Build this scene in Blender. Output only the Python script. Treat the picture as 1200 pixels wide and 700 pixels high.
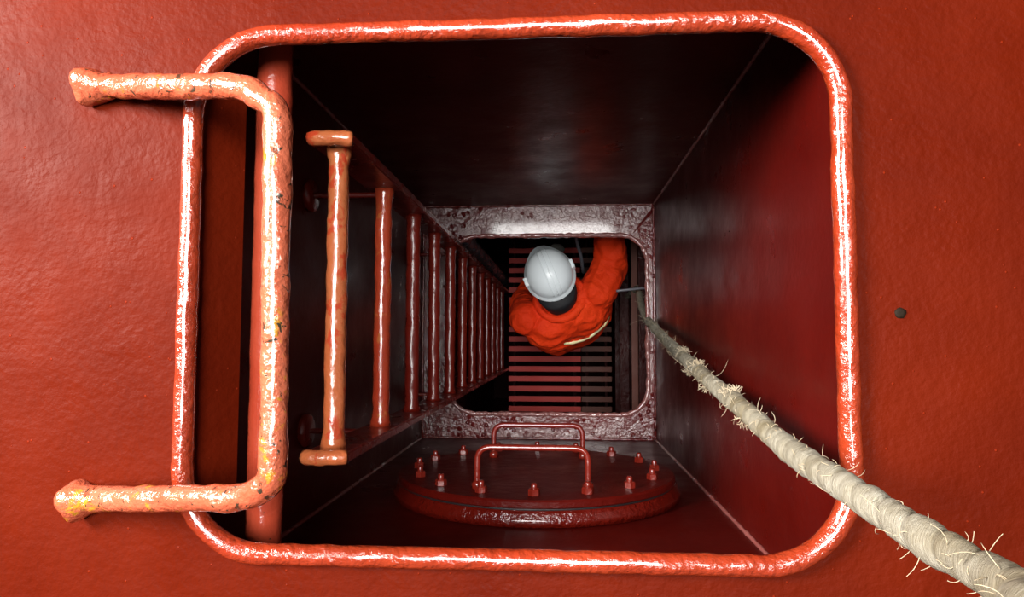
import bpy, bmesh, math, random
from mathutils import Vector, Matrix, Quaternion, noise
from mathutils.bvhtree import BVHTree
for o in list(bpy.data.objects): bpy.data.objects.remove(o, do_unlink=True)
S = bpy.context.scene
C = S.collection
random.seed(7)
PI = math.pi

# ------------------------------------------------------------------ camera, world, light, exposure
F = 800.0                 # focal length in pixels of the 1200 x 700 frame
D0 = 0.92                 # camera height over the upper deck (deck surface z = 0)
VPX, VPY = 655.0, 400.0   # where straight down lands in the frame
cam_d = bpy.data.cameras.new('camera'); cam_d.sensor_width = 36.0; cam_d.lens = F/1200*36
cam_d.clip_start = 0.02
cam = bpy.data.objects.new('camera', cam_d); C.objects.link(cam)
Q = Vector((VPX-600, -(VPY-350), -F)).rotation_difference(Vector((0, 0, -1)))
cam.rotation_mode = 'QUATERNION'; cam.rotation_quaternion = Q; cam.location = (0, 0, D0)
S.camera = cam

w = bpy.data.worlds.new('overcast'); S.world = w; w.use_nodes = True
w.node_tree.nodes['Background'].inputs[0].default_value = (0.86, 0.93, 1.0, 1)
w.node_tree.nodes['Background'].inputs[1].default_value = 0.10

def area(name, loc, target, size, power, col=(1, 1, 1)):
    l = bpy.data.lights.new(name, 'AREA'); l.shape = 'DISK'; l.size = size; l.energy = power; l.color = col
    o = bpy.data.objects.new(name, l); C.objects.link(o); o.location = loc
    o.rotation_euler = (Vector(target)-Vector(loc)).to_track_quat('-Z', 'Y').to_euler()
    return o
area('daylight_through_overhead_opening', (-0.30, 0.55, 5.5), (0.0, 0.0, 0.0), 2.9, 840, (1.0, 0.98, 0.95))
area('added_side_light', (-2.5, 0.95, 1.6), (-0.6, 0.2, 0.0), 1.2, 420, (1.0, 0.93, 0.85))  # added lamp, source unseen; brightens the deck's left and grades it off

S.view_settings.view_transform = 'Standard'; S.view_settings.look = 'None'
S.view_settings.gamma = 1.0; S.view_settings.use_curve_mapping = False
S.view_settings.exposure = 0.0

def W(px, py, d):
    """point at vertical distance d under the camera height, seen at pixel px, py of the survey"""
    r = Q @ Vector(((px-600)/F, -(py-350)/F, -1)); t = d/(-r.z)
    return Vector((0, 0, D0)) + r*t

# ------------------------------------------------------------------ materials
def mat(name):
    m = bpy.data.materials.new(name); m.use_nodes = True
    nt = m.node_tree; b = nt.nodes['Principled BSDF']
    return m, nt, b
def noise_node(nt, vec, scale, detail=4, rough=0.55, dist=0.0):
    n = nt.nodes.new('ShaderNodeTexNoise'); n.inputs['Scale'].default_value = scale
    n.inputs['Detail'].default_value = detail; n.inputs['Roughness'].default_value = rough
    n.inputs['Distortion'].default_value = dist
    nt.links.new(vec, n.inputs['Vector']); return n.outputs['Fac']
def ramp(nt, fac, stops):
    r = nt.nodes.new('ShaderNodeValToRGB'); nt.links.new(fac, r.inputs[0])
    els = r.color_ramp.elements
    while len(els) < len(stops): els.new(0.5)
    for e, (p, c) in zip(els, stops):
        e.position = p; e.color = tuple(c)+(1,) if len(c) == 3 else c
    return r.outputs[0]
def mix(nt, fac, a, b):
    n = nt.nodes.new('ShaderNodeMix'); n.data_type = 'RGBA'
    for sock, v in ((n.inputs[0], fac), (n.inputs[6], a), (n.inputs[7], b)):
        if hasattr(v, 'is_linked'): nt.links.new(v, sock)
        elif isinstance(v, (int, float)): sock.default_value = v
        else: sock.default_value = tuple(v)+(1,)
    return n.outputs[2]
def math_node(nt, op, a, b):
    n = nt.nodes.new('ShaderNodeMath'); n.operation = op
    for sock, v in ((n.inputs[0], a), (n.inputs[1], b)):
        if hasattr(v, 'is_linked'): nt.links.new(v, sock)
        else: sock.default_value = v
    return n.outputs[0]
def bump(nt, b, h, strength, dist):
    n = nt.nodes.new('ShaderNodeBump'); n.inputs['Strength'].default_value = strength; n.inputs['Distance'].default_value = dist
    nt.links.new(h, n.inputs['Height']); nt.links.new(n.outputs[0], b.inputs['Normal']); return n

def paint(name, ca, cb, rough=(0.22, 0.4), bscale=28, bstr=0.35, bdist=0.006, fine=160, finew=0.25, stretch=(1, 1, 1), specks=0.0, coat=0.0, wear=None, wear_amt=0.0, chips=0.0, drips=0.0, spec=0.5):
    m, nt, b = mat(name)
    tc = nt.nodes.new('ShaderNodeTexCoord'); mp = nt.nodes.new('ShaderNodeMapping')
    mp.inputs['Scale'].default_value = stretch
    nt.links.new(tc.outputs['Object'], mp.inputs['Vector']); v = mp.outputs[0]
    n1 = noise_node(nt, v, 3.2, 6, 0.6)
    col = ramp(nt, n1, [(0.3, ca), (0.7, cb)])
    if wear:
        nw = noise_node(nt, v, 26, 6, 0.65, 0.4)
        e = 0.68-0.3*wear_amt
        f = ramp(nt, nw, [(e, (0, 0, 0)), (e+0.06, (1, 1, 1))])
        col = mix(nt, f, col, wear)
    if chips:
        nc = noise_node(nt, v, 47, 5, 0.7, 0.8)
        f = ramp(nt, nc, [(0.72-0.12*chips, (0, 0, 0)), (0.75-0.12*chips, (1, 1, 1))])
        col = mix(nt, f, col, (0.035, 0.022, 0.012))
    if specks:
        vo = nt.nodes.new('ShaderNodeTexVoronoi'); vo.inputs['Scale'].default_value = 42
        nt.links.new(v, vo.inputs['Vector'])
        f = ramp(nt, vo.outputs['Distance'], [(0.05*specks, (1, 1, 1)), (0.09*specks, (0, 0, 0))])
        col = mix(nt, f, col, [min(1, c*1.5) for c in cb])  # lighter dots: highlights of small bumps put into the colour
    nt.links.new(col, b.inputs['Base Color'])
    rn = noise_node(nt, v, 9, 5, 0.6)
    rr = nt.nodes.new('ShaderNodeMapRange'); nt.links.new(rn, rr.inputs[0])
    rr.inputs[1].default_value = 0.3; rr.inputs[2].default_value = 0.7
    rr.inputs[3].default_value, rr.inputs[4].default_value = rough
    nt.links.new(rr.outputs[0], b.inputs['Roughness'])
    b.inputs['Specular IOR Level'].default_value = spec
    if coat: b.inputs['Coat Weight'].default_value = coat; b.inputs['Coat Roughness'].default_value = 0.08
    h1 = noise_node(nt, v, bscale, 4, 0.5, 0.3); h2 = noise_node(nt, v, fine, 3, 0.5)
    h = math_node(nt, 'ADD', h1, math_node(nt, 'MULTIPLY', h2, finew))
    if specks:
        h = math_node(nt, 'ADD', h, math_node(nt, 'MULTIPLY', f, 0.5))
    if drips:
        vo = nt.nodes.new('ShaderNodeTexVoronoi'); vo.inputs['Scale'].default_value = 38
        nt.links.new(v, vo.inputs['Vector'])
        dr = ramp(nt, vo.outputs['Distance'], [(0.12, (1, 1, 1)), (0.34, (0, 0, 0))])
        gate = ramp(nt, noise_node(nt, v, 7, 3, 0.5), [(0.47, (0, 0, 0)), (0.56, (1, 1, 1))])
        h = math_node(nt, 'ADD', h, math_node(nt, 'MULTIPLY', math_node(nt, 'MULTIPLY', dr, gate), drips))
    bump(nt, b, h, bstr, bdist)
    return m

M = {}
M['deck'] = paint('red_oxide_deck_paint', (0.054, 0.0037, 0.0007), (0.082, 0.0066, 0.0013), (0.38, 0.6), 16, 0.42, 0.007, 95, 0.5, specks=0.9, spec=0.03)
M['rim'] = paint('thick_glossy_red_paint', (0.18, 0.015, 0.004), (0.25, 0.030, 0.009), (0.14, 0.3), 30, 0.6, 0.010, 120, 0.5, coat=1.0)
M['wall'] = paint('red_shaft_paint', (0.044, 0.0019, 0.0013), (0.068, 0.0031, 0.0017), (0.25, 0.45), 12, 0.25, 0.006, 70, 0.3, specks=0.6, spec=0.16)
M['seam'] = paint('weld_seam_paint', (0.18, 0.04, 0.035), (0.28, 0.10, 0.09), (0.2, 0.4), 60, 0.6, 0.004)
M['plate'] = paint('wet_red_plate_paint', (0.085, 0.006, 0.005), (0.12, 0.010, 0.008), (0.14, 0.30), 18, 0.7, 0.011, 90, 0.4, drips=1.3, coat=0.4)
M['bead'] = paint('glossy_weld_bead', (0.18, 0.05, 0.045), (0.30, 0.14, 0.13), (0.06, 0.18), 60, 0.9, 0.010, coat=1.0)
M['handle'] = paint('worn_orange_red_paint', (0.31, 0.044, 0.018), (0.39, 0.100, 0.050), (0.14, 0.32), 36, 0.6, 0.010, 130, 0.5, coat=0.8, wear=(0.34, 0.15, 0.010), wear_amt=0.3, chips=1.1)
M['pipe'] = paint('salmon_red_pipe_paint', (0.28, 0.028, 0.012), (0.34, 0.055, 0.026), (0.12, 0.3), 30, 0.45, 0.006, coat=0.6, chips=0.2)
M['rung_lit_worn'] = paint('lit_worn_orange_rung_paint', (0.36, 0.075, 0.024), (0.42, 0.135, 0.05), (0.12, 0.28), 40, 0.5, 0.008, coat=0.9, wear=(0.38, 0.045, 0.016), wear_amt=0.5)  # paler orange base carries the stronger light near the hatch, plus wear
M['rung_half_lit'] = paint('half_lit_scuffed_red_rung_paint', (0.30, 0.022, 0.009), (0.36, 0.055, 0.02), (0.12, 0.28), 40, 0.5, 0.008, coat=0.9, wear=(0.40, 0.11, 0.03), wear_amt=0.3)  # brighter red base carries part of that light, plus orange scuffs
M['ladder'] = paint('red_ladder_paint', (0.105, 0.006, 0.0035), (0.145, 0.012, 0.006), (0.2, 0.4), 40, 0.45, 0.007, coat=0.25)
M['cover'] = paint('dark_red_cover_paint', (0.062, 0.0026, 0.0015), (0.088, 0.0042, 0.0022), (0.28, 0.5), 22, 0.5, 0.008, spec=0.15)
M['bolt'] = paint('red_bolt_paint', (0.13, 0.008, 0.004), (0.18, 0.016, 0.009), (0.18, 0.35), 60, 0.4, 0.004, coat=0.4)
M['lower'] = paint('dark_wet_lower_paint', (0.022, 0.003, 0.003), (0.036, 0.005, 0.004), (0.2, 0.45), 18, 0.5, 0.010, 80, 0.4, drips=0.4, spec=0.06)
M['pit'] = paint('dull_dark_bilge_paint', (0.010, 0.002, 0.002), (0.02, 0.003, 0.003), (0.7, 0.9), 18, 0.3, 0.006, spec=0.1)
M['slat_red'] = paint('red_slat_paint', (0.42, 0.036, 0.030), (0.50, 0.052, 0.044), (0.45, 0.65), 24, 0.3, 0.005, spec=0.2)
M['slat_brown'] = paint('brown_slat_paint', (0.10, 0.032, 0.022), (0.13, 0.042, 0.030), (0.45, 0.65), 24, 0.3, 0.005, spec=0.2)  # darker and browner base than the red slats
M['cover_edge'] = paint('wet_red_cover_edge_paint', (0.085, 0.004, 0.002), (0.12, 0.0065, 0.003), (0.10, 0.3), 40, 0.7, 0.008, 120, 0.5, coat=0.6)
M['black'] = paint('black_rubber', (0.008, 0.008, 0.009), (0.014, 0.014, 0.016), (0.4, 0.6), 40, 0.3, 0.003)
M['steel'] = paint('dull_wet_steel', (0.10, 0.10, 0.12), (0.18, 0.17, 0.19), (0.15, 0.4), 30, 0.4, 0.004)
M['rust'] = paint('dark_rust_spot', (0.006, 0.003, 0.002), (0.012, 0.007, 0.003), (0.6, 0.8), 60, 0.4, 0.003, spec=0.1)
# coverall cloth
m, nt, b = mat('orange_coverall_cloth'); M['cloth'] = m
tc = nt.nodes.new('ShaderNodeTexCoord'); v = tc.outputs['Object']
nt.links.new(ramp(nt, noise_node(nt, v, 6, 5), [(0.3, (0.62, 0.026, 0.002)), (0.7, (0.72, 0.042, 0.004))]), b.inputs['Base Color'])
b.inputs['Roughness'].default_value = 0.75; b.inputs['Specular IOR Level'].default_value = 0.2
hh = math_node(nt, 'ADD', noise_node(nt, v, 7, 3, 0.5, 1.5), math_node(nt, 'MULTIPLY', noise_node(nt, v, 45, 3), 0.3))
bump(nt, b, hh, 0.8, 0.02)
M['skin'] = paint('skin', (0.42, 0.22, 0.14), (0.48, 0.26, 0.17), (0.4, 0.5), 60, 0.15, 0.002)
M['dark_cloth'] = paint('black_neck_cloth', (0.006, 0.006, 0.008), (0.012, 0.012, 0.015), (0.6, 0.8), 40, 0.4, 0.004)
M['boot'] = paint('black_boot_leather', (0.012, 0.011, 0.01), (0.02, 0.018, 0.016), (0.35, 0.5), 50, 0.3, 0.003)
M['glove'] = paint('grey_work_glove', (0.12, 0.11, 0.10), (0.18, 0.17, 0.15), (0.6, 0.8), 80, 0.3, 0.003)
M['helmet'] = paint('white_helmet_plastic', (0.80, 0.87, 0.91), (0.84, 0.90, 0.93), (0.22, 0.28), 8, 0.05, 0.003)
M['stripe'] = paint('pale_reflective_tape', (0.72, 0.60, 0.30), (0.80, 0.70, 0.42), (0.3, 0.4), 60, 0.3, 0.002)
# rope: UV x runs along the winding
m, nt, b = mat('pale_hemp_rope'); M['rope'] = m
uv = nt.nodes.new('ShaderNodeUVMap'); tc = nt.nodes.new('ShaderNodeTexCoord')
sx = nt.nodes.new('ShaderNodeSeparateXYZ'); nt.links.new(uv.outputs[0], sx.inputs[0])
ns = noise_node(nt, tc.outputs['Object'], 70, 5, 0.65); nb = noise_node(nt, tc.outputs['Object'], 14, 4, 0.6)
mpu = nt.nodes.new('ShaderNodeMapping'); mpu.inputs['Scale'].default_value = (34, 5, 1); nt.links.new(uv.outputs[0], mpu.inputs['Vector'])
rib = noise_node(nt, mpu.outputs[0], 1.0, 4, 0.6, 0.5)
col = ramp(nt, nb, [(0.30, (0.18, 0.15, 0.095)), (0.55, (0.27, 0.25, 0.20)), (0.8, (0.35, 0.335, 0.285))])
groove = ramp(nt, math_node(nt, 'ADD', math_node(nt, 'MULTIPLY', rib, 0.9), math_node(nt, 'MULTIPLY', ns, 0.6)), [(0.55, (0.42, 0.36, 0.22)), (0.85, (1, 1, 1))])
mm = nt.nodes.new('ShaderNodeMix'); mm.data_type = 'RGBA'; mm.blend_type = 'MULTIPLY'; mm.inputs[0].default_value = 0.6
nt.links.new(col, mm.inputs[6]); nt.links.new(groove, mm.inputs[7]); nt.links.new(mm.outputs[2], b.inputs['Base Color'])
b.inputs['Roughness'].default_value = 0.85; b.inputs['Specular IOR Level'].default_value = 0.15
bump(nt, b, math_node(nt, 'ADD', math_node(nt, 'MULTIPLY', rib, 1.5), ns), 0.9, 0.0022)
M['fibre'] = paint('loose_hemp_fibre', (0.38, 0.30, 0.19), (0.48, 0.41, 0.30), (0.7, 0.9), 60, 0.1, 0.001)

# ------------------------------------------------------------------ mesh helpers
def link(name, bm, material, parent=None, smooth=True, label=None, kind=None):
    me = bpy.data.meshes.new(name); bm.normal_update(); bm.to_mesh(me); bm.free()
    mats = material if isinstance(material, (list, tuple)) else [material]
    for k in mats: me.materials.append(M[k])
    if smooth:
        for p in me.polygons: p.use_smooth = True
    o = bpy.data.objects.new(name, me); C.objects.link(o)
    if parent: o.parent = parent
    if label: o['label'] = label
    if kind: o['kind'] = kind
    return o
def thing(name, label, cat, loc=(0, 0, 0), group=None):
    o = bpy.data.objects.new(name, None); C.objects.link(o); o.location = loc; o.empty_display_size = 0.05
    o['label'] = label; o['category'] = cat
    if group: o['group'] = group
    return o
def tag(o, label, cat, group=None, kind=None):
    o['label'] = label; o['category'] = cat
    if group: o['group'] = group
    if kind: o['kind'] = kind
    return o
def copy_of(o, parent, loc=None):
    c = o.copy(); C.objects.link(c); c.parent = parent
    if loc is not None: c.location = loc
    return c

def box(bm, x0, x1, y0, y1, z0, z1, bevel=0.0):
    r = bmesh.ops.create_cube(bm, size=1.0)
    bmesh.ops.scale(bm, vec=(x1-x0, y1-y0, z1-z0), verts=r['verts'])
    bmesh.ops.translate(bm, vec=((x0+x1)/2, (y0+y1)/2, (z0+z1)/2), verts=r['verts'])
    if bevel:
        es = list({e for v in r['verts'] for e in v.link_edges})
        bmesh.ops.bevel(bm, geom=es, offset=bevel, segments=2, affect='EDGES', profile=0.7)
    return bm
def resample(pts, step, closed=False):
    P = [Vector(p) for p in pts]
    if closed: P = P+[P[0]]
    out = [P[0].copy()]; 
    for a, b_ in zip(P, P[1:]):
        n = max(1, int(round((b_-a).length/step)))
        for i in range(1, n+1): out.append(a.lerp(b_, i/n))
    if closed: out.pop()
    return out
def fillet(pts, r, seg=7):
    """round the corners of an open polyline"""
    P = [Vector(p) for p in pts]; out = [P[0]]
    for i in range(1, len(P)-1):
        a, b_, c = P[i-1], P[i], P[i+1]
        u = (a-b_); v = (c-b_); rr = min(r, u.length*0.48, v.length*0.48)
        s, e = b_+u.normalized()*rr, b_+v.normalized()*rr
        for k in range(seg+1):
            t = k/seg; out.append(s*(1-t)**2+b_*2*t*(1-t)+e*t*t)
    out.append(P[-1]); return out
def tube(bm, pts, rad, sides=14, closed=False, lump=0.0, lscale=40.0, caps=True, seed=0.0):
    P = [Vector(p) for p in pts]; n = len(P); rings = []
    R = rad if isinstance(rad, (list, tuple)) else [rad]*n
    T = []
    for i in range(n):
        a = P[(i-1) % n] if (closed or i > 0) else P[0]; b_ = P[(i+1) % n] if (closed or i < n-1) else P[-1]
        T.append((b_-a).normalized())
    up = Vector((0, 0, 1)) if abs(T[0].z) < 0.9 else Vector((0, 1, 0))
    N = (up-T[0]*up.dot(T[0])).normalized()
    for i in range(n):
        N = (N-T[i]*N.dot(T[i])).normalized(); B = T[i].cross(N)
        ring = []
        for k in range(sides):
            a = 2*PI*k/sides; d = N*math.cos(a)+B*math.sin(a); r = R[i]
            if lump: r *= 1+lump*noise.noise((P[i]+d*R[i])*lscale+Vector((seed, 0, 0)))
            ring.append(bm.verts.new(P[i]+d*r))
        rings.append(ring)
    m_ = n if closed else n-1
    for i in range(m_):
        A, B_ = rings[i], rings[(i+1) % n]
        for k in range(sides):
            bm.faces.new((A[k], A[(k+1) % sides], B_[(k+1) % sides], B_[k]))
    if caps and not closed:
        bm.faces.new(rings[0][::-1]); bm.faces.new(rings[-1])
    return bm
def lathe(bm, prof, seg=32, axis=None, lump=0.0, lscale=40):
    """prof: (r, z) list, bottom to top; axis: matrix applied afterwards"""
    rings = []; new = []
    for r, z in prof:
        ring = []
        for k in range(seg):
            a = 2*PI*k/seg; rr = r
            if lump: rr *= 1+lump*noise.noise(Vector((math.cos(a)*r, math.sin(a)*r, z))*lscale)
            v_ = bm.verts.new((rr*math.cos(a), rr*math.sin(a), z)); ring.append(v_); new.append(v_)
        rings.append(ring)
    for A, B_ in zip(rings, rings[1:]):
        for k in range(seg): bm.faces.new((A[k], A[(k+1) % seg], B_[(k+1) % seg], B_[k]))
    bm.faces.new(rings[0][::-1]); bm.faces.new(rings[-1])
    if axis is not None: bmesh.ops.transform(bm, matrix=axis, verts=new)
    return bm
def rrect(x0, x1, y0, y1, r, seg=12, step=0.02):
    pts = []
    for cx, cy, a0 in ((x1-r, y1-r, 0), (x0+r, y1-r, 90), (x0+r, y0+r, 180), (x1-r, y0+r, 270)):
        for k in range(seg+1):
            a = math.radians(a0+90*k/seg); pts.append(Vector((cx+r*math.cos(a), cy+r*math.sin(a), 0)))
    return resample(pts, step, True)
def holed_plate(bm, inner, X0, X1, Y0, Y1, zt, zb):
    """rectangular plate with a hole; outer points by the angle round the hole's middle"""
    c = sum(inner, Vector())/len(inner); rows = []
    outer = []
    for p in inner:
        d = p-c; t = 1e9
        if d.x > 1e-6: t = min(t, (X1-c.x)/d.x)
        if d.x < -1e-6: t = min(t, (X0-c.x)/d.x)
        if d.y > 1e-6: t = min(t, (Y1-c.y)/d.y)
        if d.y < -1e-6: t = min(t, (Y0-c.y)/d.y)
        outer.append(c+d*t)
    for corner in ((X0, Y0), (X0, Y1), (X1, Y0), (X1, Y1)):
        k = min(range(len(outer)), key=lambda i: (outer[i]-Vector((corner[0], corner[1], 0))).length)
        outer[k] = Vector((corner[0], corner[1], 0))
    n = len(inner)
    vi = [[bm.verts.new((p.x, p.y, z)) for p in inner] for z in (zt, zb)]
    vo = [[bm.verts.new((p.x, p.y, z)) for p in outer] for z in (zt, zb)]
    for i in range(n):
        j = (i+1) % n
        bm.faces.new((vi[0][i], vo[0][i], vo[0][j], vi[0][j]))
        bm.faces.new((vi[1][i], vi[1][j], vo[1][j], vo[1][i]))
        bm.faces.new((vi[0][i], vi[0][j], vi[1][j], vi[1][i]))
        bm.faces.new((vo[0][i], vo[1][i], vo[1][j], vo[0][j]))
    return bm
def Z(d): return D0-d

# ------------------------------------------------------------------ measures
D2 = 2.67
OX0, OX1 = W(221, 350, D0).x, W(991, 350, D0).x          # upper opening (middle of the rim bar)
OY0, OY1 = W(600, 656, D0).y, W(600, 34, D0).y
XL, XR = W(500, 380, D2).x, W(767, 380, D2).x            # shaft
YB, YT = W(640, 515, D2).y, W(640, 241, D2).y
XL = min(XL, OX0-0.02); XR = max(XR, OX1-0.005)
print('opening', OX0, OX1, OY0, OY1, 'shaft', XL, XR, YB, YT)
TH = 0.014

# ------------------------------------------------------------------ the setting
inner = rrect(OX0, OX1, OY0, OY1, 0.115)
deck = link('deck_plate', holed_plate(bmesh.new(), inner, -2.6, 2.6, -2.4, 2.4, 0.0, -TH), 'deck', smooth=False)
tag(deck, 'red painted steel deck plate around the large hatch opening', 'deck', kind='structure')
rp = resample(inner, 0.012, True)
rim = link('rim_bar', tube(bmesh.new(), [p+Vector((0, 0, 0.002)) for p in rp], 0.0142, 16, True, 0.12, 40), 'rim', deck, label='glossy round bar edging the large hatch opening')
bm = bmesh.new()
lathe(bm, [(0.0075, -0.001), (0.007, 0.0012), (0.004, 0.0018)], 12, Matrix.Translation(W(1055, 367, D0)), 0.2, 300)
link('rust_spot', bm, 'rust', deck, label='small dark rust spot on the deck')

zt, zb = -TH, Z(D2)
walls = {}
def wall(name, b_, material, label):
    o = link(name, b_, material, smooth=False); tag(o, label, 'wall', kind='structure'); walls[name] = o; return o
wall('wall_left', box(bmesh.new(), XL-TH, XL, YB-TH, YT+TH, zb, zt), 'wall', 'dark red left shaft wall behind the ladder')
wall('wall_right', box(bmesh.new(), XR, XR+TH, YB-TH, YT+TH, zb, zt), 'wall', 'red right shaft wall beside the rope')
wall('wall_far', box(bmesh.new(), XL, XR, YT, YT+TH, zb, zt), 'wall', 'dark red smooth shaft wall facing the round cover')
wall('wall_near', box(bmesh.new(), XL, XR, YB-TH, YB, zb, zt), 'wall', 'dark red shaft wall that carries the round bolted cover')
cb = W(283, 350, 0.985); bm = bmesh.new()  # slant shaped so the collar faces up and catches light
vs = [[bm.verts.new((x, y, z)) for y in (OY0+0.05, OY1-0.05)] for x, z in ((OX0-0.010, -0.004), (OX0, -0.004), (cb.x, cb.z), (cb.x-0.010, cb.z))]
for k in range(4): bm.faces.new((vs[k][0], vs[k][1], vs[(k+1) % 4][1], vs[(k+1) % 4][0]))
bm.faces.new([v_[0] for v_ in vs][::-1]); bm.faces.new([v_[1] for v_ in vs])
bmesh.ops.recalc_face_normals(bm, faces=bm.faces)
o = link('wall_collar', bm, 'deck', smooth=False)
tag(o, 'short slanted red collar plate under the left edge of the hatch', 'wall', kind='structure')
n = 0
for (x, y) in ((XR-0.002, YT-0.002), (XR-0.002, YB+0.002), (XL+0.002, YB+0.002), (XL+0.002, YT-0.002)):
    n += 1
    pts = resample([(x, y, zt-0.002), (x, y, zb+0.012)], 0.012)
    o = link('trim_%d' % n, tube(bmesh.new(), pts, 0.0045, 6, False, 0.5, 60), 'seam')
    tag(o, 'thin welded seam running down the %s shaft corner' % ('far right', 'near right', 'near left', 'far left')[n-1], 'weld seam', kind='structure')

# lower plate with its own opening
LX0, LX1 = W(527, 380, D2).x, W(759, 380, D2).x
LY0, LY1 = W(650, 486, D2).y, W(650, 276, D2).y
linner = rrect(LX0, LX1, LY0, LY1, 0.105, step=0.015)
bm = holed_plate(bmesh.new(), linner, XL-TH, XR+TH, YB-TH, YT+TH, zb, zb-0.02)
for v_ in bm.verts:
    if v_.co.y > YT: v_.co.z += 0.013  # far edge raised so this strip tilts and catches the overhead glare
lp = link('floor', bm, 'plate', smooth=False)
tag(lp, 'wet red landing plate with the smaller opening deep in the shaft', 'floor', kind='structure')
link('weld_bead', tube(bmesh.new(), [Vector((p.x, p.y, zb-0.002)) for p in resample(linner, 0.008, True)], 0.009, 10, True, 0.55, 55), 'bead', lp, label='lumpy glossy bead round the smaller opening')
for k, (a, b_) in enumerate((((XL, YT-0.003), (XR, YT-0.003)), ((XL, YB+0.003), (XR, YB+0.003)), ((XL+0.003, YB), (XL+0.003, YT)), ((XR-0.003, YB), (XR-0.003, YT)))):
    link('corner_weld', tube(bmesh.new(), resample([(a[0], a[1], zb+(0.013 if k == 0 else 0.002)), (b_[0], b_[1], zb+(0.013 if k in (0, 2, 3) else 0.002))], 0.012), 0.0055, 6, False, 0.5, 60, seed=k), 'plate', lp)

# lower trunk
DG = 4.60; DF = 6.0
BX0, BX1, BY0, BY1 = XL-0.03, XR+0.03, -0.50, 0.68
l0, l1 = Z(DF), zb-0.02
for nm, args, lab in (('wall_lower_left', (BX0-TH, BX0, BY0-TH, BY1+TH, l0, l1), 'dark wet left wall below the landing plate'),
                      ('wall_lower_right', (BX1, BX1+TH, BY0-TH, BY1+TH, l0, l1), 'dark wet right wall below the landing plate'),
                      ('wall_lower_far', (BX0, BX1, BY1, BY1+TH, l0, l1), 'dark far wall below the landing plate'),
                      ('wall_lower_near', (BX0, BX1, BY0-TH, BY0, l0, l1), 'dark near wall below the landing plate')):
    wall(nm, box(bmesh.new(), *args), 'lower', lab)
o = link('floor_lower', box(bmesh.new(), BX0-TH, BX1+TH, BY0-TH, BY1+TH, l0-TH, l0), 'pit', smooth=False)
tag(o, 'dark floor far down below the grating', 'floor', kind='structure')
# stiffeners on the lower right wall
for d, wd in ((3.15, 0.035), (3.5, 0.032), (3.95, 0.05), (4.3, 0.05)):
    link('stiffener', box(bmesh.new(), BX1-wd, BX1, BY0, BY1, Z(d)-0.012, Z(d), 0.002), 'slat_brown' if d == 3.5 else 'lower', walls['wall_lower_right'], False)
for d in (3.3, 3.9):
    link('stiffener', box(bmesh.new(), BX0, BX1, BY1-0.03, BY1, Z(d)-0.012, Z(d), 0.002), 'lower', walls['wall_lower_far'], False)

# ------------------------------------------------------------------ slatted gratings
GX0, GXM, GX1 = W(596, 440, DG).x, W(681, 440, DG).x, W(717, 440, DG).x
for nm, x0, x1, mk, lab in (('slatted_grating', GX0, GXM-0.002, 'slat_red', 'faded red slatted grating under the worker\'s feet'),
                            ('slatted_grating', GXM+0.002, GX1, 'slat_brown', 'narrow dull brown slatted grating beside the red grating')):
    g = thing(nm, lab, 'grating', (x0, BY0, Z(DG)), 'gratings at the bottom of the shaft')
    y = 0.03; src = None; sp = 0.0665
    while y+0.04 < BY1-BY0:
        if src is None:
            src = link('slat', box(bmesh.new(), 0, x1-x0, 0, 0.036, -0.012, 0, 0.003), mk, g, False); src.location = (0, y, 0)
        else: copy_of(src, g, (0, y, 0))
        y += sp
    bx = [0.03, x1-x0-0.045]
    for q in bx:
        link('bearer', box(bmesh.new(), q, q+0.015, 0.0, BY1-BY0, -0.075, -0.012), 'pit', g, False)

# ------------------------------------------------------------------ grab handle on the deck
hp = [W(118, 105, D0)+Vector((0, 0, 0.012)), W(287, 102, 0.815), W(326, 128, 0.80), W(320, 566, 0.80), W(284, 584, 0.815), W(103, 583, D0)+Vector((0, 0, 0.012))]
hp = fillet(hp, 0.018, 5)
h = thing('bent_grab_bar', 'worn orange bent-bar grab handle welded left of the hatch', 'handle', tuple(hp[0]))
base = hp[0].copy()
loc = [p-base for p in resample(hp, 0.008)]
link('bar', tube(bmesh.new(), loc, 0.0168, 16, False, 0.16, 45), 'handle', h)
for end, nxt in ((loc[0], loc[4]), (loc[-1], loc[-5])):
    ax = (nxt-end).normalized()
    mt = Matrix.Translation(end) @ ax.to_track_quat('Z', 'Y').to_matrix().to_4x4()
    bm = bmesh.new()
    lathe(bm, [(0.0255, -0.014), (0.0285, -0.011), (0.0275, -0.004), (0.0225, 0.006), (0.0190, 0.018), (0.0170, 0.034)], 24, mt, 0.22, 50)
    link('weld_collar', bm, 'handle', h, label='flared weld at the foot of the handle')

# ------------------------------------------------------------------ pipe across the shaft mouth
pc = W(316, 350, 1.02)
o = link('cross_pipe', tube(bmesh.new(), resample([(pc.x, YB-0.002, pc.z), (pc.x, YT+0.002, pc.z)], 0.012), 0.0265, 22, False, 0.05, 30), 'pipe')
tag(o, 'thick red pipe spanning the shaft mouth behind the grab handle', 'pipe')

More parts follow.
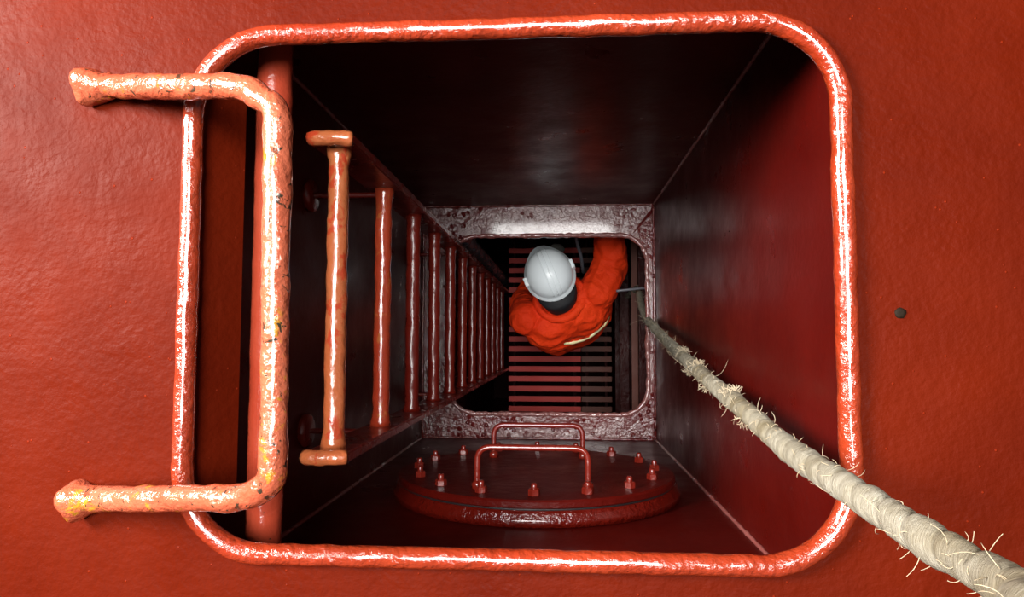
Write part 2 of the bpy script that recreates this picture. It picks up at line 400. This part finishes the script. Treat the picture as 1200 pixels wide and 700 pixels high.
# ------------------------------------------------------------------ ladder
RX = W(394, 350, 1.12).x
RYT, RYB = W(387, 167, 1.10).y, W(393, 534, 1.10).y
lad = thing('ladder', 'long red steel ladder with round rungs going down the left wall', 'ladder', (RX, RYB, Z(DG)))
DL0, DLB = 1.075, DG
def L(x, y, d): return Vector((x-RX, y-RYB, Z(d)-Z(DG)))
def rail(y):
    bm = bmesh.new(); hw, ht = 0.037, 0.0085
    outline = []
    for k in range(17):
        a = PI*k/16; outline.append((hw*math.cos(a)*1.0, 0.012*math.sin(a)))
    zt_ = Z(DL0)-Z(DG)-0.012
    sec = [(-hw, 0.0)] + [(-hw*math.cos(PI*k/16), zt_+0.012*math.sin(PI*k/16)) for k in range(17)] + [(hw, 0.0)]
    fr = [bm.verts.new((sx_, y-RYB-ht, sz)) for sx_, sz in sec]; bk = [bm.verts.new((sx_, y-RYB+ht, sz)) for sx_, sz in sec]
    bm.faces.new(fr); bm.faces.new(bk[::-1])
    for i in range(len(sec)):
        j = (i+1) % len(sec); bm.faces.new((fr[j], fr[i], bk[i], bk[j]))
    bmesh.ops.bevel(bm, geom=[e for e in bm.edges if abs(e.verts[0].co.y-e.verts[1].co.y) < 1e-6], offset=0.003, segments=2, affect='EDGES')
    return bm
for y in (RYT, RYB):
    rl = link('rail', rail(y), 'ladder', lad, False)
    bm = bmesh.new()
    pts = [L(RX+0.0365*math.cos(a), y, DL0)+Vector((0, 0, -0.004)) for a in (PI, )]
    pts = resample([L(RX-0.034, y, DL0+0.006), L(RX-0.02, y, DL0), L(RX+0.02, y, DL0), L(RX+0.034, y, DL0+0.006)], 0.005)
    e = link('rail_end', tube(bm, pts, 0.0125, 10, False, 0.22, 60), 'rung_lit_worn', rl, label='worn rail end coloured paler orange as if lit')
rsrc = {}
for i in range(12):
    d = 1.12+0.3*i; mk = 'rung_lit_worn' if i == 0 else 'rung_half_lit' if i == 1 else 'ladder'  # top two rungs get brighter colour as if lit
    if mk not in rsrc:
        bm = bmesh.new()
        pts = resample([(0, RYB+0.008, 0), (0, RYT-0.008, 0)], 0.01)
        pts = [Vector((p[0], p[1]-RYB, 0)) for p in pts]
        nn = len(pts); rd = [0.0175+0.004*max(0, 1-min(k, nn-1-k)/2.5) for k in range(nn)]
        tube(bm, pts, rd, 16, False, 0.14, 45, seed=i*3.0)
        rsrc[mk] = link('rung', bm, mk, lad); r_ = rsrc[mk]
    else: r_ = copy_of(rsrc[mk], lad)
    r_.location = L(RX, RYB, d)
    if mk != 'ladder': r_['label'] = 'worn top rung coloured paler orange as if lit' if i == 0 else 'red rung coloured brighter as if lit, with orange scuffs'
for d in (1.42, 2.42, 3.6):
    wx = XL if d < D2 else BX0
    for y, sg in ((RYT-0.02, 1), (RYB-0.004, -1)):
        br = link('bracket', tube(bmesh.new(), resample([L(wx, y, d), L(RX+0.006, y, d)], 0.008), 0.006, 8, False, 0.15, 90), 'ladder', lad)
        bm = bmesh.new(); mt = Matrix.Translation(L(wx, y, d)) @ Matrix.Rotation(PI/2, 4, 'Y')
        lathe(bm, [(0.036, 0.0), (0.036, 0.010), (0.030, 0.014)], 20, mt)
        link('foot_plate', bm, 'bolt', br)

# ------------------------------------------------------------------ round bolted cover on the near wall
CD = 1.76; CX = W(628, 560, CD).x
cov = thing('manhole_cover', 'round dark red bolted manhole cover with two bar handles', 'cover', (CX, YB+0.0015, Z(CD)))
cov.rotation_euler = (-PI/2, 0, 0)
R1 = 0.345
link('flange', lathe(bmesh.new(), [(R1+0.012, 0.0), (R1+0.012, 0.016), (R1+0.004, 0.024), (R1+0.004, 0.030)], 72), 'cover_edge', cov)
link('gasket', lathe(bmesh.new(), [(R1-0.006, 0.030), (R1-0.006, 0.034)], 72), 'black', cov, label='thin black gasket')
link('lid', lathe(bmesh.new(), [(R1-0.004, 0.034), (R1, 0.037), (R1, 0.048), (R1-0.004, 0.052)], 72), 'cover', cov, smooth=False)
nut = None
for k in range(16):
    a = 2*PI*k/16-PI/2+0.02; x, y = 0.298*math.cos(a), 0.298*math.sin(a)
    if nut is None:
        st = link('bolt', lathe(bmesh.new(), [(0.007, 0.0), (0.007, 0.022), (0.0055, 0.026)], 10), 'bolt', cov)
        nut = link('nut', lathe(bmesh.new(), [(0.0115, 0.0), (0.0130, 0.001), (0.0130, 0.012), (0.0112, 0.0145)], 6), 'bolt', st, smooth=False); bolt = st
    else:
        st = copy_of(bolt, cov); copy_of(nut, st)
    st.location = (x, y, 0.052); st.rotation_euler = (0, 0, random.uniform(0, 1))
for dd, hw in ((1.525, 0.122), (1.93, 0.124)):
    yy = dd-CD
    p = fillet([(-hw, yy, 0.052), (-hw, yy, 0.142), (hw, yy, 0.142), (hw, yy, 0.052)], 0.03, 7)
    hd = link('handle', tube(bmesh.new(), resample(p, 0.008), 0.0068, 12, False, 0.06, 60), 'bolt', cov)
    for s in (-hw, hw):
        link('handle_foot', lathe(bmesh.new(), [(0.013, 0.0), (0.0125, 0.012), (0.009, 0.017)], 12, Matrix.Translation((s, yy, 0.052))), 'bolt', hd)

# ------------------------------------------------------------------ fittings below the landing plate
hz = W(676, 285, 3.5)
pts = fillet([W(672, 262, 3.3), W(676, 285, 3.35), W(681, 300, 3.42), W(683, 318, 3.55), W(690, 330, 4.2)], 0.05)
o = link('hose', tube(bmesh.new(), resample(pts, 0.02), 0.0085, 10), 'steel'); tag(o, 'thin grey hose hanging behind the worker', 'hose')
gy = W(742, 338, 3.1).y
p = [(BX1, gy, Z(3.1)), (BX1-0.03, gy, Z(3.1)), (W(722, 341, 3.1).x, gy-0.012, Z(3.1))]
o = link('grab_rod', tube(bmesh.new(), resample(p, 0.01), 0.006, 10), 'steel'); tag(o, 'short grey steel rod sticking out of the right wall by the worker', 'rod')
px = W(563, 300, 3.4)
o = link('drain_pipe', tube(bmesh.new(), resample([(px.x, px.y, l1), (px.x, px.y, l0)], 0.05), 0.035, 16), 'steel')
tag(o, 'dark drain pipe in the corner beyond the ladder', 'pipe')

# ------------------------------------------------------------------ worker
def P3(x, y, d): return Vector((x, y, Z(d)))
foot0 = P3(0.05, 0.10, DG)
per = thing('person', 'person in orange coverall and white helmet climbing through the lower opening', 'person', tuple(foot0))
fw = Vector((-0.38, 0.925, 0)).normalized(); rt = Vector((fw.y, -fw.x, 0))
bm = bmesh.new(); segs = []
def caps(p0, p1, r0, r1, tagm):
    a = Vector(p0); b_ = Vector(p1); segs.append((a, b_, r0, r1, tagm))
    b2 = bmesh.new()
    for c_, r_ in ((a, r0), (b_, r1)):
        bmesh.ops.create_icosphere(b2, subdivisions=2, radius=r_, matrix=Matrix.Translation(c_))
    co = [v_.co.copy() for v_ in b2.verts]; b2.free(); b2 = bmesh.new()
    res = bmesh.ops.convex_hull(b2, input=[b2.verts.new(c_) for c_ in co], use_existing_faces=False)
    mp = {}
    for f_ in b2.faces:
        for v_ in f_.verts:
            if v_ not in mp: mp[v_] = bm.verts.new(v_.co)
        bm.faces.new([mp[v_] for v_ in f_.verts])
    b2.free()
def hand(wrist, d, side, up):
    """palm and five fingers, curled towards -up"""
    d = d.normalized(); s = side.normalized(); up = up.normalized()
    palm0 = wrist+d*0.02; 
    for k in (-1, 0, 1): caps(palm0+s*0.016*k, palm0+d*0.065+s*0.022*k, 0.017, 0.015, 'glove')
    for k, ln in ((-1.5, 0.070), (-0.5, 0.082), (0.5, 0.077), (1.5, 0.060)):
        b0 = palm0+d*0.07+s*0.0195*k; k1 = b0+d*ln*0.45-up*ln*0.12; k2 = k1+d*ln*0.22-up*ln*0.28; k3 = k2+d*ln*0.02-up*ln*0.26
        caps(b0, k1, 0.0098, 0.0092, 'glove'); caps(k1, k2, 0.0092, 0.0086, 'glove'); caps(k2, k3, 0.0086, 0.0075, 'glove')
    t0 = palm0+d*0.012-s*0.03; t1 = t0+d*0.03-s*0.022-up*0.008; t2 = t1+d*0.028-s*0.006-up*0.014
    caps(t0, t1, 0.0125, 0.0105, 'glove'); caps(t1, t2, 0.0105, 0.0088, 'glove')
neck = P3(-0.01, 0.235, 3.19); shR = P3(0.185, 0.235, 3.23); shL = P3(-0.150, 0.105, 3.25)
mid = P3(0.02, 0.155, 3.30)
pel = P3(0.055, 0.075, 3.78)
# torso: hunched back, ribs, belly, pelvis
caps(mid-rt*0.095-fw*0.03, mid+rt*0.095-fw*0.03, 0.125, 0.125, 'cloth')
caps(mid-rt*0.07-fw*0.035+Vector((0, 0, -0.10)), mid+rt*0.085-fw*0.035+Vector((0, 0, -0.10)), 0.150, 0.150, 'cloth')
caps(P3(0.05, 0.10, 3.55)-rt*0.06, P3(0.05, 0.10, 3.55)+rt*0.06, 0.135, 0.135, 'cloth')
caps(pel-rt*0.07, pel+rt*0.07, 0.125, 0.125, 'cloth')
caps(mid, P3(0.05, 0.09, 3.6), 0.15, 0.14, 'cloth')
caps(shL, shR, 0.062, 0.062, 'cloth'); caps(mid, neck, 0.10, 0.062, 'cloth')
# arms
elR = P3(0.250, 0.375, 3.27); wrR = P3(0.228, 0.545, 3.16)
caps(shR, elR, 0.088, 0.080, 'cloth'); caps(elR, wrR, 0.080, 0.058, 'cloth')
hand(wrR, Vector((-0.08, 0.35, 0.9)), Vector((1, 0, 0)), Vector((0, -1, 0.2)))
elL = P3(-0.185, 0.21, 3.53); wrL = P3(-0.07, 0.41, 3.68)
caps(shL, elL, 0.079, 0.063, 'cloth'); caps(elL, wrL, 0.063, 0.044, 'cloth')
hand(wrL, Vector((0.5, 0.75, -0.2)), Vector((-0.75, 0.5, 0)), Vector((0, 0, 1)))
# legs, boots
for s in (-1, 1):
    hip = pel+rt*0.085*s+Vector((0, 0, -0.04)); kn = hip+fw*0.075+rt*0.02*s+Vector((0, 0, -0.37)); an = P3(0, 0, DG-0.085); a2 = hip-fw*0.0+rt*0.03*s
    an = Vector((a2.x, a2.y, an.z))
    caps(hip, kn, 0.098, 0.070, 'cloth'); caps(kn, an+Vector((0, 0, 0.05)), 0.070, 0.060, 'cloth')
    sole = Z(DG)+0.042
    caps(an, Vector((an.x, an.y, sole+0.01))-fw*0.02, 0.048, 0.043, 'boot')
    caps(Vector((an.x, an.y, sole))-fw*0.03, Vector((an.x, an.y, sole))+fw*0.15+rt*0.02*s, 0.042, 0.040, 'boot')
# head: skull, jaw, nose, ears; tipped forward
hc = P3(-0.038, 0.288, 3.055)
up = (Vector((0, 0, 1))+fw*0.30).normalized(); hf = (fw-up*fw.dot(up)).normalized(); hr = hf.cross(up)
caps(neck, hc-hf*0.03-up*0.06, 0.060, 0.058, 'neck')
caps(hc-hf*0.028, hc+hf*0.028, 0.082, 0.078, 'skin')
caps(hc+hf*0.02-up*0.05, hc+hf*0.055-up*0.085, 0.062, 0.032, 'skin')
caps(hc+hf*0.098-up*0.012, hc+hf*0.112-up*0.040, 0.009, 0.014, 'skin')
caps(hc+hf*0.088-up*0.066-hr*0.02, hc+hf*0.088-up*0.066+hr*0.02, 0.009, 0.009, 'skin')
for s in (-1, 1):
    caps(hc+hr*0.083*s-up*0.005, hc+hr*0.086*s-up*0.045, 0.013, 0.010, 'skin')
    caps(hc+hf*0.088+hr*0.032*s-up*0.008, hc+hf*0.09+hr*0.034*s-up*0.008, 0.011, 0.011, 'skin')
me = bpy.data.meshes.new('tmp'); bm.to_mesh(me); bm.free()
tmp = bpy.data.objects.new('tmp', me); C.objects.link(tmp)
r_ = tmp.modifiers.new('r', 'REMESH'); r_.mode = 'VOXEL'; r_.voxel_size = 0.0062
s_ = tmp.modifiers.new('s', 'SMOOTH'); s_.factor = 0.5; s_.iterations = 5
dg = bpy.context.evaluated_depsgraph_get(); dg.update()
body = bpy.data.meshes.new_from_object(tmp.evaluated_get(dg)); bpy.data.objects.remove(tmp)
import numpy as np
PV = np.array([v_.co[:] for v_ in body.vertices]); NV = np.array([v_.normal[:] for v_ in body.vertices])
bd = np.full(len(PV), 1e9); bi = np.zeros(len(PV), int)
for q, (a, b_, r0, r1, tg) in enumerate(segs):
    a, b_ = np.array(a), np.array(b_); ab = b_-a; L2 = max(1e-12, float(ab @ ab))
    t = np.clip((PV-a) @ ab/L2, 0, 1); d = np.linalg.norm(PV-a-t[:, None]*ab, axis=1)-(r0+(r1-r0)*t)
    better = d < bd; bd[better] = d[better]; bi[better] = q
tags = [segs[q][4] for q in bi]
for q, tg in enumerate(tags):                  # baggy folds in the cloth
    if tg == 'cloth':
        c = Vector(PV[q]); e = Vector((c.x*7, c.y*7, c.z*12))
        f1 = noise.noise(e); f2 = 1-abs(noise.noise(e*1.9+Vector((5, 2, 9))))*2
        PV[q] += NV[q]*(0.010*f1+0.008*f2)
body.vertices.foreach_set('co', PV.ravel()); body.update()
order = ['cloth', 'skin', 'dark_cloth', 'glove', 'boot']; idx = {'cloth': 0, 'skin': 1, 'neck': 2, 'glove': 3, 'boot': 4}
for k in order: body.materials.append(M[k])
for p in body.polygons:
    p.use_smooth = True
    ts = [idx[tags[i]] for i in p.vertices]; p.material_index = max(set(ts), key=ts.count)
body.transform(Matrix.Translation(-foot0))
bo = bpy.data.objects.new('body', body); C.objects.link(bo); bo.parent = per
bvh = BVHTree.FromPolygons([v_.co+foot0 for v_ in body.vertices], [tuple(p.vertices) for p in body.polygons])
# dark neck cloth, collar
def lo(p): return Vector(p)-foot0
nk = hc-hf*0.068-up*0.055
mt = Matrix.Translation(lo(nk)) @ up.to_track_quat('Z', 'Y').to_matrix().to_4x4()
link('neck_cloth', lathe(bmesh.new(), [(0.070, -0.075), (0.082, -0.05), (0.088, -0.01), (0.089, 0.03), (0.086, 0.06)], 28, mt, 0.08, 20), 'dark_cloth', per, label='black cloth covering the nape below the helmet')
bm = bmesh.new(); cp = []
for k in range(28):
    a = 2*PI*k/28; cp.append(lo(neck-fw*0.035+Vector((0, 0, -0.012))+rt*0.108*math.cos(a)+fw*0.100*math.sin(a)+Vector((0, 0, 0.012-0.02*math.sin(a)))))
link('collar', tube(bm, cp, 0.020, 10, True, 0.3, 25), 'cloth', per)
# helmet
HX = hc+up*0.028
mt = Matrix.Translation(lo(HX)) @ Matrix((hr, hf, up)).transposed().to_4x4() @ Matrix.Scale(0.94, 4)
prof = []
bm = bmesh.new(); seg = 48; rings = []
for k in range(15):
    t = k/14*PI/2; rr, zz = math.cos(t), math.sin(t); ring = []
    if k == 14: rr = 0.02
    for j in range(seg):
        a = 2*PI*j/seg; x = 0.113*rr*math.cos(a); y = 0.124*rr*math.sin(a); ring.append(bm.verts.new((x, y, 0.118*zz**0.92)))
    rings.append(ring)
brim = []
for (ex, dz) in ((0.016, -0.008), (0.018, -0.014), (0.004, -0.012)):
    ring = []
    for j in range(seg):
        a = 2*PI*j/seg; pk = max(0, math.sin(a))**3*0.034
        ring.append(bm.verts.new(((0.113+ex*0.55)*math.cos(a), (0.124+ex*0.55+pk)*math.sin(a), dz-pk*0.3)))
    brim.append(ring)
allr = brim[::-1]+rings
for A, B_ in zip(allr, allr[1:]):
    for j in range(seg): bm.faces.new((A[j], A[(j+1) % seg], B_[(j+1) % seg], B_[j]))
bm.faces.new(rings[-1]); bm.faces.new(allr[0][::-1])
bmesh.ops.transform(bm, matrix=mt, verts=bm.verts)
hel = link('helmet', bm, 'helmet', per, label='glossy white safety helmet')
for x0 in (-0.022, 0.022, 0.0):
    pts = []
    for k in range(25):
        a = math.radians(12+156*k/24); y = 0.124*math.cos(a); z = 0.118*math.sin(a)**0.92
        pts.append(mt @ Vector((x0, y*math.sqrt(1-(x0/0.113)**2), z*math.sqrt(1-(x0/0.113)**2))))
    link('ridge', tube(bmesh.new(), resample(pts, 0.008), 0.003, 8), 'helmet', hel)
for s in (-1, 1):
    b2 = box(bmesh.new(), s*0.113-0.012, s*0.113+0.012, -0.022, 0.022, -0.008, 0.030, 0.005)
    bmesh.ops.transform(b2, matrix=mt, verts=b2.verts)
    link('accessory_slot', b2, 'helmet', hel)
# reflective tape over the right side of the back
tp = [(661, 403), (672, 402), (683, 399), (693, 394), (702, 387), (709, 380), (714, 372)]
hits = []
for (x, y) in tp:
    o_ = cam.location.copy(); d_ = (W(x, y, 3.0)-o_).normalized(); h_ = bvh.ray_cast(o_, d_)
    if h_[0] is not None: hits.append((h_[0], h_[1]))
    print('tape', (x, y), h_[0])
if len(hits) > 1:
    bm = bmesh.new(); rows = []
    for i, (p, nrm) in enumerate(hits):
        t = (hits[min(i+1, len(hits)-1)][0]-hits[max(i-1, 0)][0]).normalized(); s = nrm.cross(t).normalized()
        row = []
        for q, off in ((-0.009, 0.004), (0.0, 0.006), (0.009, 0.004), (0.009, -0.012), (-0.009, -0.012)):
            row.append(bm.verts.new(lo(p+s*q+nrm*off)))
        rows.append(row)
    for A, B_ in zip(rows, rows[1:]):
        for j in range(5): bm.faces.new((A[j], A[(j+1) % 5], B_[(j+1) % 5], B_[j]))
    bm.faces.new(rows[0][::-1]); bm.faces.new(rows[-1])
    bmesh.ops.recalc_face_normals(bm, faces=bm.faces)
    link('reflective_stripe', bm, 'stripe', per, label='pale yellow reflective stripe')

# ------------------------------------------------------------------ rope hanging through the hatch
ctrl = [W(1440, 860, 0.28), W(1198, 697, 0.45), W(1085, 632, 0.56), W(985, 567, 0.70), W(925, 527, 0.87), W(870, 479, 1.10), W(825, 441, 1.46), W(795, 413, 1.85), W(770, 388, 2.35),
        W(757, 372, 2.75), W(750, 352, 3.05), W(748, 338, 3.3), W(738, 345, 3.8), W(730, 352, 4.35), W(724, 358, 4.58)]
ctrl = [Vector((ctrl[0].x+0.04, ctrl[0].y-0.05, 3.0)), Vector((ctrl[0].x+0.01, ctrl[0].y-0.01, 1.6))] + ctrl
def catmull(P, step):
    out = []
    Q_ = [P[0]*2-P[1]]+P+[P[-1]*2-P[-2]]
    for i in range(1, len(Q_)-2):
        a, b_, c, d = Q_[i-1:i+3]; n_ = max(2, int((c-b_).length/step))
        for k in range(n_):
            t = k/n_; out.append(0.5*((2*b_)+(c-a)*t+(2*a-5*b_+4*c-d)*t*t+(3*b_-a-3*c+d)*t**3))
    out.append(P[-1]); return out
path = catmull(ctrl, 0.0024)
vis = next(i for i, p in enumerate(path) if p.z < 0.60); nv = len(path)-vis
RR = 0.0153; PITCH = 0.040; SD = 26
rope = thing('rope', 'thick frayed pale hemp rope hanging down through both openings', 'rope', tuple(path[-1]))
ro = path[-1].copy()
bm = bmesh.new(); uvl = bm.loops.layers.uv.new('UVMap'); rings = []; s = 0.0; N = Vector((1, 0, 0)); us = []
frames = []
for i, p in enumerate(path):
    t = (path[min(i+1, len(path)-1)]-path[max(i-1, 0)]).normalized()
    if i: s += (p-path[i-1]).length
    N = (N-t*N.dot(t)).normalized(); B = t.cross(N); ring = []; urow = []
    frames.append((p, t, N.copy(), B.copy()))
    for k in range(SD+1):
        a = 2*PI*k/SD; u = s/PITCH-k/SD; f = u-math.floor(u)
        dirv = N*math.cos(a)+B*math.sin(a)
        bulge = 1-abs(2*f-1)**6*0.26
        wob = 0.13*noise.noise(p*22)+0.09*noise.noise((p+dirv*RR)*75)
        if k < SD: ring.append(bm.verts.new(p-ro+dirv*RR*(bulge+wob)))
        urow.append(u)
    rings.append(ring); us.append(urow)
for i in range(len(rings)-1):
    for k in range(SD):
        fc = bm.faces.new((rings[i][k], rings[i][(k+1) % SD], rings[i+1][(k+1) % SD], rings[i+1][k]))
        for lp_, uvv in zip(fc.loops, (us[i][k], us[i][k+1], us[i+1][k+1], us[i+1][k])): lp_[uvl].uv = (uvv, k/SD)
bm.faces.new(rings[0]); bm.faces.new(rings[-1][::-1])
bmesh.ops.recalc_face_normals(bm, faces=bm.faces)
link('winding', bm, 'rope', rope)
bm = bmesh.new()
for i in range(560):
    k = vis+int(nv*random.random()*0.72)
    p, t, n_, b_ = frames[k]; a = random.uniform(0, 2*PI); dv = n_*math.cos(a)+b_*math.sin(a); sd = t.cross(dv)
    ln = random.choice((0.006, 0.009, 0.012, 0.020)) if random.random() < 0.985 else random.uniform(0.04, 0.075)
    q = p+dv*RR*0.93; dr = (dv*random.uniform(0.15, 1.0)+sd*random.uniform(-1.0, 1.0)+t*random.uniform(-1, 1)).normalized()
    pts = []; curl = Vector((random.uniform(-1, 1), random.uniform(-1, 1), random.uniform(-1.3, 0.4)))*0.45
    for j in range(6):
        pts.append(q-ro); q = q+dr*ln/5; dr = (dr+curl).normalized()
    tube(bm, pts, [0.00032, 0.00032, 0.0003, 0.0003, 0.00025, 0.0002], 4)
for k, sgn in ((0.21, 1), (0.24, -1), (0.30, 1), (0.335, -1), (0.36, 1), (0.40, -1), (0.45, 1)):   # tufts of torn wrapping
    p, t, n_, b_ = frames[vis+int(nv*k*0.86)]
    for i in range(34):
        a = random.gauss(1.57*sgn, 0.5); dv = n_*math.cos(a)+b_*math.sin(a); q = p+t*random.gauss(0, 0.007)+dv*RR*0.9
        dr = (dv+t*random.uniform(-0.8, 0.8)+t.cross(dv)*random.uniform(-0.8, 0.8)).normalized(); pts = []
        curl = Vector((random.uniform(-1, 1), random.uniform(-1, 1), random.uniform(-1, 1)))*0.6
        for j in range(6):
            pts.append(q-ro); q = q+dr*random.uniform(0.002, 0.004); dr = (dr+curl).normalized()
        tube(bm, pts, 0.00045, 4)
link('loose_fibres', bm, 'fibre', rope, kind='stuff', label='frayed fibres standing off the rope')
